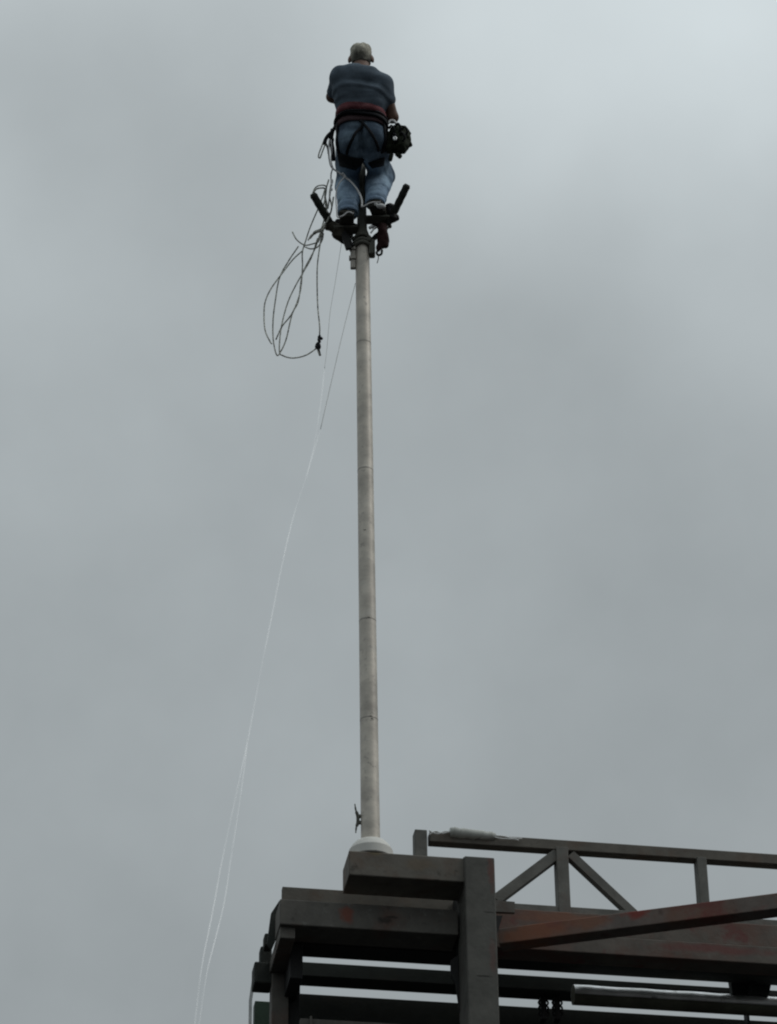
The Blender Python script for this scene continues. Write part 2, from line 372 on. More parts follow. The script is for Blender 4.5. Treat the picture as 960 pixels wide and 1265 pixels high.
def weld(p, q, r=.0055):
    p, q = Vector(p), Vector(q); n = max(3, int((q-p).length/.012))
    add_tube(bm, [p.lerp(q, i/n) for i in range(n+1)], [r*(1+.35*math.sin(i*2.4)) for i in range(n+1)], 6)
xq = at(573.6, 1060, -.14).x - .002
zt_, zb_ = at(431, 1050.5, -.14).z, at(431, 1080.5, -.14).z
weld((xq, -.142, zb_), (xq, -.142, zt_)); weld((xq, -.14, zb_-.002), (xq, .13, zb_-.002)); weld((xq, -.14, zt_+.001), (xq, .13, zt_+.001))
link('weld_bead', bm_mesh(bm, 'weld_bead'), M['steel'], FR, smooth=True)
# ------------------------------------------------------------------ truss
T = .52
TR = empty('roof_truss', SF)
tag(TR, 'grey steel truss with diagonals behind the post, rust on its lower chord', 'truss')
beam('upright', 'truss', TR, T-.012, .10, 512.5, 1024, 1180, 530.5, None, .006)
beam('top_chord', 'brown', TR, T, .085, 530.8, 1026.5, 1038.8, 1010, 1075, .005)
beam('bottom_chord', 'truss', TR, T-.004, .095, 532, 1109, 1122, 1010, 1160, .005)
beam('upright', 'truss', TR, T-.010, .10, 687, 1045.5, 1127, 705.7, None, .005)
beam('upright', 'truss', TR, T-.010, .10, 861, 1058, 1146, 879.4, None, .005)
def diag(x0, y0, x1, y1, w):
    bm = bmesh.new(); add_bar(bm, at(x0, y0, T+.03), at(x1, y1, T+.03), .05, w, .005, up=(0, 1, 0)) if False else None
    p, q = at(x0, y0, T+.035), at(x1, y1, T+.035)
    m_, ln = bar_matrix(p, q)
    add_box(bm, (0, -.03, -w/2), (ln, .03, w/2), .004, m_)
    link('diagonal', bm_mesh(bm, 'diagonal'), M['truss'], TR)
diag(688, 1056, 612, 1113, .075); diag(704, 1057, 783, 1131, .065)
# pale tube lying along the chord with wires
TB = empty('pale_tube', SF)
tag(TB, 'pale grey tube lying along the top of the truss chord, held by wires', 'tube')
bm = bmesh.new()
p, q = at(556, 1028.5, T+.0), at(612, 1033.5, T+.0)
pts = [p.lerp(q, k/10) for k in range(11)]
rs = [.034, .041, .037, .040, .035, .039, .034, .037, .031, .033, .022]
add_tube(bm, [p+(q-p)*k/10+Vector((0, 0, .003*math.sin(k*2.2))) for k in range(11)], rs, 14)
link('tube_body', bm_mesh(bm, 'tube_body'), M['tube'], TB, smooth=True)
for pp in ([(530, 1026), (540, 1030), (550, 1027), (557, 1028)], [(530, 1031), (538, 1027), (547, 1029.5), (557, 1026)], [(611, 1032), (622, 1033), (632, 1035), (645, 1036)], [(611, 1034), (620, 1036), (634, 1036.5), (641, 1038)]):
    bm = bmesh.new(); add_tube(bm, catmull([at(x, y, T-.02) for x, y in pp], 5), .0045, 6); link('tie_wire', bm_mesh(bm, 'tie_wire'), M['wire'], TB, smooth=True)
# ------------------------------------------------------------------ pipe with sheet cover
PP = empty('lagged_pipe', SF)
tag(PP, 'long olive pipe with a pale sheet cover at lower right', 'pipe')
def onb(x, y, t): return at(x, y, t)
ta = at(708, 1229.5, .70); R_ = .066
bm = bmesh.new(); e = Vector((ta.x+3, ta.y, ta.z))
m_, ln = bar_matrix(ta, e)
rings = add_lathe(bm, [(.001, 0), (R_, 0), (R_, 3), (.001, 3)], 32, m_ @ Matrix.Rotation(math.radians(90), 4, 'Y'))
link('pipe_body', bm_mesh(bm, 'pipe_body'), M['pipe'], PP, smooth=False)
bm = bmesh.new(); n = 14; prev = None
for s_ in [i*.1 for i in range(31)]:
    c = []
    for k in range(n+1):
        an = math.radians(-14 + 190*k/n); rr = R_ + .006 + .002*math.sin(s_*17)
        c.append(bm.verts.new(ta + Vector((s_, -rr*math.cos(an), rr*math.sin(an)))))
    if prev:
        for k in range(n): bm.faces.new((prev[k], prev[k+1], c[k+1], c[k]))
    prev = c
me = bm_mesh(bm, 'sheet_cover'); o = link('sheet_cover', me, M['galv'], PP, smooth=True)
so = o.modifiers.new('s', 'SOLIDIFY'); so.thickness = .004
bm = bmesh.new(); p = at(793, 1219.5, .74); add_box(bm, (p.x, .74, p.z-.013), (p.x+2, .80, p.z+.013), .003)
link('rail', bm_mesh(bm, 'rail'), M['black'], PP)
for (x, w) in ((670, 11), (687, 11)):
    c = empty('pipe_hanger', SF)
    tag(c, 'black pipe hanger, %s of the two under the rear beam' % ('left' if x < 680 else 'right'), 'hanger', 'pipe hangers')
    bm = bmesh.new(); p = at(x, 1236, .9)
    add_box(bm, (p.x-.02, .85, p.z-.16), (p.x+.018, .93, p.z+.02), .008)
    link('hanger_rod', bm_mesh(bm, 'hanger_rod'), M['black'], c)
    bm = bmesh.new()
    for k in range(3): add_tube(bm, [p+Vector((.034*math.cos(a_), -.03, -.03-.04*k+.022*math.sin(a_))) for a_ in [j*.52 for j in range(13)]], .007, 6, False)
    link('hanger_ring', bm_mesh(bm, 'hanger_ring'), M['black'], c)
# ------------------------------------------------------------------ pole
PY = BASE.y
def atY(px, py, c=0.0):
    """pixel on the world-vertical plane c metres in front of the pole"""
    d = ray(px, py); return CAM + d*((PY - c - CAM.y)/d.y)
pt = atY(447.6, 300); pb = BASE.copy()
pb.z = (SF @ Vector((0, 0, at(500, 1055.7, -.14).z))).z
mid = atY(457.6, 1020)
ax = (pt - mid).normalized()
pb = mid + ax*((pb.z - mid.z)/ax.z)
def onpole(py):           # point of the axis seen at image row py
    lo, hi = -1.0, 12.0
    for _ in range(50):
        m = (lo+hi)/2
        if proj(pb + ax*m)[1] > py: lo = m
        else: hi = m
    return lo
def wpx(py): return (pb + ax*onpole(py) - CAM).length*0
POLEM = Matrix.Translation(pb) @ Vector((0, 0, 1)).rotation_difference(ax).to_matrix().to_4x4()
PO = empty('flagpole', POLEM)
tag(PO, 'tall tapered grey metal flagpole standing on the beam end with a white base collar', 'flagpole')
def scale_at(h):
    q = CR.to_3x3().inverted() @ (pb + ax*h - CAM); return FPX/-q.z
hT = onpole(305)
R0 = 24.0/2/scale_at(0); R1 = 17.2/2/scale_at(hT)
def rad(h): return R0 + (R1-R0)*h/hT
bm = bmesh.new()
prof = []
joints = [onpole(y) for y in (425, 582, 768, 890)]
K = 140
for k in range(K+1):
    h = hT*1.0*k/K
    prof.append((rad(h)*(1+.006*noise.noise(Vector((h*2.3, 0, 0)))), h))
add_lathe(bm, prof, 40)
link('shaft', bm_mesh(bm, 'shaft'), M['pole'], PO, smooth=True)
for j in joints:
    bm = bmesh.new(); r = rad(j)
    add_lathe(bm, [(r*.9, -.012), (r+.0002, -.008), (r+.0009, -.005), (r+.0009, .0), (r+.0002, .004), (r*.9, .008)], 40, Matrix.Translation((0, 0, j)))
    link('joint_band', bm_mesh(bm, 'joint_band'), M['band'], PO, smooth=True)
# thin top section rising in front of the climber
hTop = hT + 1.18
bm = bmesh.new(); add_lathe(bm, [(R1*1.0, hT-.02), (R1*.98, hT+.12), (R1*.75, hT+.16), (R1*.68, hT+.3), (R1*.62, hTop), (.001, hTop+.01)], 32)
link('top_section', bm_mesh(bm, 'top_section'), M['poletop'], PO, smooth=True)
# collar: low white dome
bm = bmesh.new()
add_lathe(bm, [(.02, .012), (.140, .010), (.146, .016), (.147, .072), (.143, .082), (.128, .108), (.110, .130), (.102, .137), (R0+.012, .140), (R0+.004, .145), (R0-.01, .145)], 96)
link('base_collar', bm_mesh(bm, 'base_collar'), M['collar'], PO)
# cleat on the left side
hc = onpole(1013); bm = bmesh.new(); x0 = -rad(hc)
add_box(bm, (x0-.028, -.02, hc-.035), (x0+.004, .0, hc-.012), .004); add_box(bm, (x0-.028, -.02, hc+.012), (x0+.004, .0, hc+.035), .004)
add_tube(bm, catmull([(x0-.038, -.012, hc+.115), (x0-.032, -.012, hc+.07), (x0-.020, -.012, hc+.025), (x0-.020, -.012, hc-.025), (x0-.030, -.012, hc-.06), (x0-.034, -.012, hc-.10)], 5), [.004]*3+[.006]*4+[.011]*12+[.006]*4+[.004]*3, 8)
link('cleat', bm_mesh(bm, 'cleat'), M['poletop'], PO)
for py, dx_ in ((768, .008), (890, .012), (893, .02), (660, -.01)):
    h_ = onpole(py); bm = bmesh.new(); bmesh.ops.create_uvsphere(bm, u_segments=8, v_segments=6, radius=.006, matrix=Matrix.Translation((dx_, -math.sqrt(rad(h_)**2-dx_**2), h_)) @ Matrix.Diagonal((1.6, .5, .6, 1)))
    link('screw', bm_mesh(bm, 'screw'), M['poletop'], PO)
# ------------------------------------------------------------------ climber's local axes: x right, y away from the camera, z up; origin on the pole
MO = pb + ax*onpole(272)
MM = Matrix.Translation(MO)
def loc(px, py, c):       # pixel + metres in front of the pole -> local
    return atY(px, py, c) - MO
def V(*a): return np.array(a, float)
_b = bmesh.new(); bmesh.ops.create_icosphere(_b, subdivisions=3, radius=1); _b.verts.index_update()
ICO_V = np.array([tuple(v.co) for v in _b.verts]); ICO_F = np.array([[v.index for v in f.verts] for f in _b.faces]); _b.free()
class Field:
    def __init__(s, k=.03): s.p = []; s.k = k
    def cone(s, a, b, ra, rb=None, sq=1.0): s.p.append(('c', V(*a), V(*b), ra, rb if rb is not None else ra, sq)); return s
    def ell(s, c, r, rx=0, rz=0): s.p.append(('e', V(*c), V(*r), np.array(Matrix.Rotation(rz, 3, 'Z') @ Matrix.Rotation(rx, 3, 'X')))); return s
    def box(s, c, h, r, rx=0, rz=0, ry=0): s.p.append(('b', V(*c), V(*h), r, np.array(Matrix.Rotation(rz, 3, 'Z') @ Matrix.Rotation(rx, 3, 'X') @ Matrix.Rotation(ry, 3, 'Y')))); return s
    def __call__(s, P):
        ds = []
        for q in s.p:
            if q[0] == 'c':
                _, a, b, ra, rb, sq = q; ab = b-a; t = np.clip(((P-a) @ ab)/max(1e-9, ab @ ab), 0, 1)
                ds.append(np.linalg.norm(P-(a+t[:, None]*ab), axis=1) - (ra+(rb-ra)*t))
            elif q[0] == 'e':
                L_ = (P-q[1]) @ q[3]; k0 = np.linalg.norm(L_/q[2], axis=1); k1 = np.linalg.norm(L_/(q[2]**2), axis=1)
                ds.append(k0*(k0-1)/np.maximum(k1, 1e-6))
            else:
                L_ = np.abs((P-q[1]) @ q[4]) - (q[2]-q[3]); ds.append(np.linalg.norm(np.maximum(L_, 0), axis=1) + np.minimum(L_.max(axis=1), 0) - q[3])
        d = ds[0]
        for e in ds[1:]:
            h = np.clip(.5+.5*(e-d)/s.k, 0, 1); d = e*(1-h)+d*h - s.k*h*(1-h)
        return d
    def grad(s, P, h=.0015):
        d0 = s(P); g = np.stack([s(P+np.eye(3)[i]*h)-d0 for i in range(3)], 1); return g/np.maximum(np.linalg.norm(g, axis=1)[:, None], 1e-6)
    def project(s, P, off=0, it=8):
        for _ in range(it): P = P - np.clip(s(P)-off, -.03, .03)[:, None]*s.grad(P)
        return P
    def seed(s):
        vs, fs, n0 = [], [], 0
        def put(P, F):
            nonlocal n0
            vs.append(P); fs.append(F+n0); n0 += len(P)
        for q in s.p:
            if q[0] == 'c':
                _, a, b, ra, rb, sq = q; n = max(2, int(np.linalg.norm(b-a)/(min(ra, rb)*.35))+1)
                for i in range(n+1): t = i/n; put(ICO_V*(ra+(rb-ra)*t)+a+(b-a)*t, ICO_F)
            elif q[0] == 'e': put((ICO_V*q[2]) @ q[3].T + q[1], ICO_F)
            else:
                put((ICO_V/np.abs(ICO_V).max(axis=1)[:, None]*q[2]) @ q[4].T + q[1], ICO_F)
        me = bpy.data.meshes.new('seed'); me.from_pydata(np.concatenate(vs).tolist(), [], np.concatenate(fs).tolist()); return me
    def mesh(s, name, voxel, bumpf=None, cut=None):
        me = s.seed()
        ob = bpy.data.objects.new('tmp', me); COL.objects.link(ob)
        md = ob.modifiers.new('r', 'REMESH'); md.mode = 'VOXEL'; md.voxel_size = voxel
        dg = bpy.context.evaluated_depsgraph_get(); dg.update()
        m2 = bpy.data.meshes.new_from_object(ob.evaluated_get(dg)); bpy.data.objects.remove(ob); bpy.data.meshes.remove(me)
        n = len(m2.vertices); P = np.empty(n*3); m2.vertices.foreach_get('co', P); P = P.reshape(-1, 3)
        P = s.project(P, 0, 3)
        if bumpf is not None:
            G = s.grad(P); P = P + G*bumpf(P)[:, None]
        if cut is not None: P = cut(P)
        m2.vertices.foreach_set('co', P.ravel()); m2.name = name; m2.update(); return m2
def nz3(P, f, seed=0):
    return np.array([noise.noise(Vector((p[0]*f[0]+seed, p[1]*f[1]+seed*1.3, p[2]*f[2]))) for p in P])
# joints
HL, HR_ = (-.095, -.34, .47), (.095, -.34, .48)
KL, KR = (-.112, .085, .445), (.150, .065, .49)
AL, AR = (-.106, -.135, .00), (.098, -.135, .095)
SL, SR = (-.155, -.55, .955), (.165, -.52, .900)
EL, ER = (-.222, -.31, .965), (.240, -.385, .685)
WL, WR = (-.07, -.10, 1.02), (.06, -.12, .86)
# --- body (one continuous mesh)
body = Field(.022)
body.cone((-.08, -.42, .66), (.08, -.42, .66), .09).cone((-.08, -.47, .82), (.08, -.465, .81), .10).cone(SL, SR, .055)
body.cone(HL, HR_, .085)
body.cone((0, -.56, .97), (.004, -.535, 1.08), .072, .066)
for h_, k_, a_ in ((HL, KL, AL), (HR_, KR, AR)): body.cone(h_, k_, .075, .052).cone(k_, a_, .05, .036)
body.cone(SL, EL, .052, .042).cone(SR, ER, .056, .043)
body.cone(EL, WL, .040, .027).cone(ER, WR, .042, .027)
HC = (.004, -.525, 1.155)
body.ell((HC[0], HC[1]-.012, HC[2]+.018), (.079, .094, .094)).ell((HC[0], HC[1]+.03, HC[2]-.045), (.056, .06, .062)).cone((HC[0], HC[1]+.03, HC[2]-.02), (.004, -.54, 1.06), .055)
body.ell((HC[0], HC[1]+.085, HC[2]+.022), (.05, .014, .012)).cone((HC[0], HC[1]+.088, HC[2]+.005), (HC[0], HC[1]+.108, HC[2]-.025), .008, .013)
body.ell((HC[0], HC[1]+.083, HC[2]-.055), (.024, .010, .008)).ell((HC[0], HC[1]+.078, HC[2]-.085), (.022, .016, .016))
faceC = HC
for s_ in (-1, 1):
    body.ell((HC[0]+s_*.086, HC[1]-.016, HC[2]-.020), (.011, .022, .032), 0, s_*-.6)
    # eyes
    body.ell((HC[0]+s_*.03, HC[1]+.080, HC[2]+.002), (.013, .008, .008))
# feet core
body.cone(AL, (-.112, .03, -.05), .035, .03).cone(AR, (.115, .03, .045), .035, .03)
# hands closing on the pole
def hand(w, e, side, pz):
    w = Vector(w); pole = Vector((0, 0, pz)) + Vector((ax.x, ax.y, 0))*0
    r = .034
    ang0 = math.radians(200 if side < 0 else -20)
    base = Vector((r*2.0*side*.9, -.055, pz))
    body.cone(tuple(w), tuple(base), .026, .024)
    for i, (dz, l_) in enumerate(((.036, .9), (.013, 1.0), (-.010, .95), (-.031, .8))):
        a0 = math.radians(-60 if side > 0 else -120); sgn = side
        pts = []
        for k in range(5):
            an = a0 + sgn*k*math.radians(40)*l_
            pts.append((math.cos(an)*(r+.012), math.sin(an)*(r+.012), pz+dz))
        body.cone((base.x*.8, base.y*1.0, pz+dz), pts[0], .012, .010)
        for p, q, rr in zip(pts, pts[1:], (.0095, .009, .0085, .008)): body.cone(p, q, rr, rr*.95)
    # thumb leaves the side of the palm
    body.cone((base.x*.8, base.y, pz+.035), (base.x*.1, -.062, pz+.062), .013, .011)
    body.cone((base.x*.1, -.062, pz+.062), (-side*.03, -.055, pz+.058), .011, .009)
hand(WL, EL, -1, 1.03); hand(WR, ER, 1, .88)
body_me = body.mesh('person', .009)
PE = link('person', body_me, M['skin'], None, MM, True)
tag(PE, 'person in slate shirt and blue jeans seen from behind, leaning back at the pole top', 'person')
# --- hair
hair = Field(.02); hair.ell((HC[0], HC[1]-.014, HC[2]+.022), (.082, .097, .094)).ell((HC[0], HC[1]-.026, HC[2]-.025), (.074, .068, .066)).ell((HC[0]-.032, HC[1]-.02, HC[2]+.068), (.046, .06, .045)).ell((HC[0]+.030, HC[1]-.02, HC[2]+.070), (.048, .06, .046)).ell((HC[0], HC[1]-.025, HC[2]-.065), (.070, .064, .05))
def hcut(P):
    # face side, and below the nape, the shell sinks into the head
    f = np.clip((P[:, 1]-(HC[1]+.045))/.02, 0, 1) * np.clip((HC[2]+.055-P[:, 2])/.02, 0, 1)
    g_ = np.clip((HC[2]-.085-P[:, 2]+.016*nz3(P, (60, 60, 20), 2))/.035, 0, 1)
    q = np.maximum(f, g_)[:, None]; c = V(HC[0], HC[1]-.01, HC[2]+.005)
    return P - (P-c)*.3*q
hm = hair.mesh('hair', .006, lambda P: .005*nz3(P, (45, 45, 30)) + .003*nz3(P, (110, 110, 60)), hcut)
tone_and_light_by_z(M['hair'], HC[2]+.075, HC[2]+.155, .16)
HAIR = link('hair', hm, M['hair'], PE, None, True)
# --- shirt
shirt = Field(.045)
shirt.cone((-.066, -.425, .64), (.066, -.42, .64), .106).cone((-.082, -.455, .74), (.085, -.455, .74), .112)
shirt.cone((-.10, -.495, .85), (.10, -.485, .82), .118).cone(SL, SR, .072).cone((-.06, -.56, .965), (.065, -.55, .945), .085)
shirt.ell((0, -.38, .70), (.142, .14, .13))
shirt.cone(SL, tuple(Vector(SL).lerp(Vector(EL), .75)), .070, .052)
shirt.cone(SR, tuple(Vector(SR).lerp(Vector(ER), .45)), .074, .064)
def swr(P):
    w = .008*nz3(P, (6, 6, 13), 3) + .006*nz3(P, (14, 14, 14), 9)
    # sagging folds across the back
    back = np.clip((-.42-P[:, 1])/.1, 0, 1)
    for z0_, am, sl, sg in ((.865, .004, -.16, .22), (.80, .008, -.22, .20), (.75, .002, .12, .05), (.72, .004, .0, -.1)):
        zz = P[:, 2]-(z0_ - sg*P[:, 0]*P[:, 0]*4 + sl*P[:, 0]*.6)
        w += back*am*(np.exp(-(zz/.013)**2)*-1 + .8*np.exp(-((zz-.020)/.016)**2))*(.6+.8*nz3(P, (4, 4, 4), z0_*30))
    return w
sm = shirt.mesh('shirt', .010, swr)
SH = link('shirt', sm, M['shirt'], PE, None, True)
# collar ring
bm = bmesh.new(); add_tube(bm, [Vector((.002+.070*math.cos(a_), -.56+.068*math.sin(a_), 1.020+.045*math.sin(a_))) for a_ in [i*math.pi/16 for i in range(33)]], .009, 8, False)
link('shirt_collar', bm_mesh(bm, 'shirt_collar'), M['shirt'], PE, None, True)
# --- jeans
je = Field(.035)
je.cone((-.074, -.405, .555), (.074, -.405, .56), .110).ell((-.080, -.395, .455), (.100, .112, .112)).ell((.082, -.395, .465), (.100, .112, .112))
je.cone((-.088, -.33, .455), KL, .104, .086).cone(KL, tuple(Vector(AL)+Vector((.003, -.015, -.02))), .088, .078)
je.cone((.088, -.33, .465), KR, .104, .098).cone(KR, tuple(Vector(AR)+Vector((.005, -.01, -.02))), .100, .076)
je.cone((-.06, -.30, .40), (-.10, -.12, .385), .078, .07).cone((.070, -.30, .40), (.12, -.12, .40), .078, .07)
je.cone((-.098, -.02, .34), (-.098, -.09, .12), .080, .072).cone((.110, -.03, .38), (.098, -.10, .20), .080, .070)
def jwr(P):
    low = np.clip((.38-P[:, 2])/.1, 0, 1)
    w = .006*nz3(P, (9, 9, 9), 5) + .005*nz3(P, (6, 6, 26), 1)
    cuff = np.exp(-((P[:, 2]-np.where(P[:, 0] < 0, .05, .15)-.25*np.abs(P[:, 0]+.1))/.012)**2)
    w -= low*.010*cuff
    w += .009*nz3(P, (14, 8, 10), 12)*(1-low) + .008*nz3(P, (5, 5, 17), 22)*(1-low)
    # seam between the buttocks
    w -= .014*np.exp(-(P[:, 0]/.012)**2)*np.clip((-.36-P[:, 1])/.06, 0, 1)*np.clip((.54-P[:, 2])/.06, 0, 1)
    return w
jm = je.mesh('jeans', .010, jwr)
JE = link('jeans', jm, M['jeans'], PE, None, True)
# hems
for x_, y_, z_, r_ in ((AL[0]+.003, AL[1]-.015, AL[2]-.055, .076), (AR[0]+.004, AR[1]-.010, AR[2]-.055, .072)):
    bm = bmesh.new(); add_lathe(bm, [(r_-.012, -.01), (r_, -.012), (r_+.004, .0), (r_+.003, .02), (r_-.008, .03)], 28, Matrix.Translation((x_, y_, z_)))
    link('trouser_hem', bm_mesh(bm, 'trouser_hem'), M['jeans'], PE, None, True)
# --- boots
for (A_, hx, hz, yaw, nm) in ((AL, -.112, -.10, .05, 'l'), (AR, .108, -.005, -.25, 'r')):
    bf = Field(.02); dx = Vector((math.sin(-yaw), math.cos(yaw), 0))
    h0 = Vector((hx, -.155, hz)); toe = h0 + dx*.21
    bf.cone(A_, tuple(h0+Vector((0, .01, .055))), .060, .058).cone(tuple(h0+Vector((0, 0, .045))), tuple(toe+Vector((0, 0, .045))), .056, .053).cone(tuple(h0+dx*.07+Vector((0, 0, .08))), tuple(toe+Vector((0, 0, .05))), .045, .04)
    bo = link('boot', bf.mesh('boot', .009, lambda P: .003*nz3(P, (25, 25, 25))), M['boot'], PE, None, True)
    sf = Field(.005); sf.box(tuple(h0+dx*.10+Vector((0, 0, .006))), (.056, .165, .014), .010, 0, -yaw*-1 if False else math.atan2(-dx.x, dx.y)); sf.box(tuple(h0+Vector((0, .0, -.008))), (.050, .05, .014), .008, 0, math.atan2(-dx.x, dx.y))
    so_ = link('sole', sf.mesh('sole', .007), M['sole'], bo, None, True)
# white patch at the right boot's cuff
pf = Field(.01); pf.ell(tuple(loc(470.5, 254.5, .225)), (.036, .018, .02), 0, 0).ell(tuple(loc(464.5, 252, .225)), (.012, .014, .012))
link('ankle_wrap', pf.mesh('ankle_wrap', .005, lambda P: .003*nz3(P, (40, 40, 40))), M['sock'], PE, None, True)['label'] = 'white wrap at the right ankle'
# --- belt and harness, draped on the clothes
cloth = Field(.03); cloth.p = shirt.p + je.p; cloth.k = .03
def around(zf, n=64, off=.006, cy=-.41):
    P = []
    for i in range(n+1):
        a_ = 2*math.pi*i/n; x = math.sin(a_); y = -math.cos(a_)
        # march outwards to the surface
        z = zf(x, y); lo, hi = 0.0, .35
        for _ in range(22):
            m = (lo+hi)/2
            if cloth(V(x*m, cy+y*m, z)[None])[0] < off: lo = m
            else: hi = m
        P.append(Vector((x*lo, cy+y*lo, z)))
    return P
def band(name, m, zf, w, th, off=.006, parent=None, noisy=0):
    P = around(zf, 64, off)
    Nn = []
    for p in P:
        g_ = Vector((p.x, p.y+.41, 0)).normalized(); Nn.append(g_)
    bm = bmesh.new(); ribbon(bm, P, Nn, w, th)
    return link(name, bm_mesh(bm, name), M[m], parent or PE, None, True)
# lean of the waist: the back is lower-slung than the front
band('shirt_tail', 'tail', lambda x, y: .560-.01*y, .060, .004, .004)
BELT = band('belt_pad', 'redpad', lambda x, y: .636-.02*y-.010*x, .070, .009, .010)
band('belt', 'web', lambda x, y: .592-.01*y-.02*x, .036, .007, .017)
band('belt', 'web', lambda x, y: .606-.01*y, .014, .006, .022)
def strap(pxs, w, name='harness_strap', fld=None, off=.008, m='web', th=.004, n=6):
    fld = fld or cloth
    P = catmull([loc(*q) for q in pxs], n)
    A = np.array([tuple(p) for p in P]); A = fld.project(A, off, 14); G = fld.grad(A)
    bm = bmesh.new(); ribbon(bm, [Vector(p) for p in A], [Vector(g_) for g_ in G], w, th)
    return link(name, bm_mesh(bm, name), M[m], PE, None, True)
strap([(445, 147, .54), (448, 151, .54), (440, 164, .53), (431, 183, .48), (424, 199, .38)], .022)
strap([(447, 149, .54), (456, 160, .53), (467, 177, .49), (477, 196, .40)], .020)
strap([(417, 152, .46), (413, 165, .44), (411, 180, .40), (411, 194, .34)], .030)
strap([(475, 152, .46), (481, 165, .44), (483, 180, .40), (484, 196, .34)], .050)
strap([(412, 200, .28), (419, 205, .30), (429, 208, .30), (439, 208, .29), (446, 204, .26)], .12, 'leg_loop', je, .010, 'web', .007)
strap([(457, 207, .26), (465, 210, .28), (475, 209, .28), (485, 204, .26)], .07, 'leg_loop', je, .009, 'web', .006)
# ------------------------------------------------------------------ tool bag on the right hip
bag = Field(.02)
bc = loc(492, 174, .34)
bag.ell(tuple(bc+Vector((0, 0, .01))), (.085, .085, .125)).ell(tuple(bc+Vector((.045, 0, .03))), (.045, .06, .06)).ell(tuple(bc+Vector((.02, -.02, -.075))), (.055, .06, .05)).ell(tuple(bc+Vector((-.03, .01, .075))), (.04, .05, .035)).ell(tuple(bc+Vector((.055, .0, -.02))), (.035, .05, .055)).ell(tuple(bc+Vector((-.065, .0, -.02))), (.05, .06, .10)).ell(tuple(bc+Vector((.03, 0, .075))), (.06, .05, .045))
BG = link('tool_bag', bag.mesh('tool_bag', .009, lambda P: .012*nz3(P, (24, 24, 24)) + .006*nz3(P, (60, 60, 60), 4)), M['bag'], None, MM, True)
tag(BG, 'lumpy dark tool bag hanging at the right hip of the climber', 'tool bag')
bm = bmesh.new()
for i, (dx, dz) in enumerate(((-.05, .05), (0, .07), (.05, .04), (.03, -.02), (-.03, -.03))):
    a0 = bc + Vector((dx, -.085, dz))
    add_tube(bm, catmull([a0+Vector((-.02, .02, .02)), a0+Vector((.0, -.02, .01)), a0+Vector((.02, -.01, -.03)), a0+Vector((.0, .02, -.05))], 5), .009, 6)
link('tool_loop', bm_mesh(bm, 'tool_loop'), M['web'], BG, None, True)
bm = bmesh.new()
q = loc(488, 171, .45); add_tube(bm, [q+Vector((.010*math.cos(t_), 0, .014*math.sin(t_))) for t_ in [i*.524 for i in range(13)]], .007, 6, False)
link('buckle', bm_mesh(bm, 'buckle'), M['galv'], BG, None, True)
bm = bmesh.new(); q = loc(485, 151, .42); add_tube(bm, catmull([q+Vector((-.035, 0, -.012)), q+Vector((-.012, 0, .016)), q+Vector((.012, 0, .01)), q+Vector((.03, 0, -.02))], 4), .010, 6)
link('bright_tie', bm_mesh(bm, 'bright_tie'), M['sock'], BG, None, True)
for (x0_, y0_, x1_, y1_, r_) in ((501, 160, 505, 166, .022), (490, 190, 495, 194, .018), (504, 172, 507, 180, .018), (484, 190, 482, 198, .016)):
    bm = bmesh.new(); add_tube(bm, [loc(x0_, y0_, .34), loc(x1_, y1_, .34)], r_, 8)
    link('tool_handle', bm_mesh(bm, 'tool_handle'), M['bag'], BG, None, True)
# ------------------------------------------------------------------ left hip lanyard and carabiners
LN = empty('lanyard', MM)
tag(LN, 'dark lanyard with a long carabiner dangling at the left hip', 'lanyard')
def tubeobj(name, pxs, r, m, parent, n=6, seg=8, closed=False):
    P = catmull([loc(*q) for q in pxs], n); bm = bmesh.new(); add_tube(bm, P, r, seg, not closed)
    return link(name, bm_mesh(bm, name), M[m], parent, None, True)
tubeobj('cord', [(414, 157, .34), (410, 163, .34), (405, 168, .34), (402, 173, .34), (401, 178, .34)], .015, 'web', LN)
tubeobj('cord', [(411, 160, .34), (409, 172, .33), (411, 185, .32), (412, 198, .30)], .017, 'web', LN)
tubeobj('cord', [(405, 168, .34), (411, 172, .33), (408, 180, .33)], .012, 'web', LN)
tubeobj('carabiner', [(400, 174, .34), (397, 182, .34), (394, 190, .34), (393.5, 194, .34), (395.5, 195, .34), (397, 191, .34), (400, 183, .34), (403, 175, .34), (400, 174, .34)], .0055, 'rope', LN)
tubeobj('cord', [(402, 176, .34), (405, 183, .33), (406, 190, .33)], .008, 'web', LN)
# dangling pale cords, left hip to knee
WC = empty('white_cord', MM)
tag(WC, 'thin white cord trailing from the left hip over the left knee', 'cord')
tubeobj('cord', [(407, 172, .36), (406, 185, .35), (407, 198, .32), (410, 207, .30), (418, 213, .27), (425, 218, .25), (435, 226, .24), (443, 237, .23), (447, 247, .24), (447, 256, .25)], .0065, 'whiterope', WC)
tubeobj('cord', [(426, 219, .25), (420, 225, .24), (416, 234, .23), (415, 246, .24), (416, 260, .26), (417, 268, .26), (423, 267, .27), (430, 262, .27), (437, 264, .26)], .0055, 'whiterope', WC)
tubeobj('cord', [(411, 208, .30), (409, 216, .27), (409, 230, .22), (407, 245, .18), (405, 258, .12)], .0060, 'whiterope', WC)
tubeobj('cord', [(409, 173, .36), (410, 185, .35), (409, 196, .33), (412, 208, .29), (421, 215, .27), (424, 214, .27), (429, 222, .25)], .004, 'whiterope', WC)
tubeobj('cord', [(447, 256, .25), (457, 251, .26), (462, 250, .26), (470, 250, .26)], .0050, 'whiterope', WC)
bm = bmesh.new()
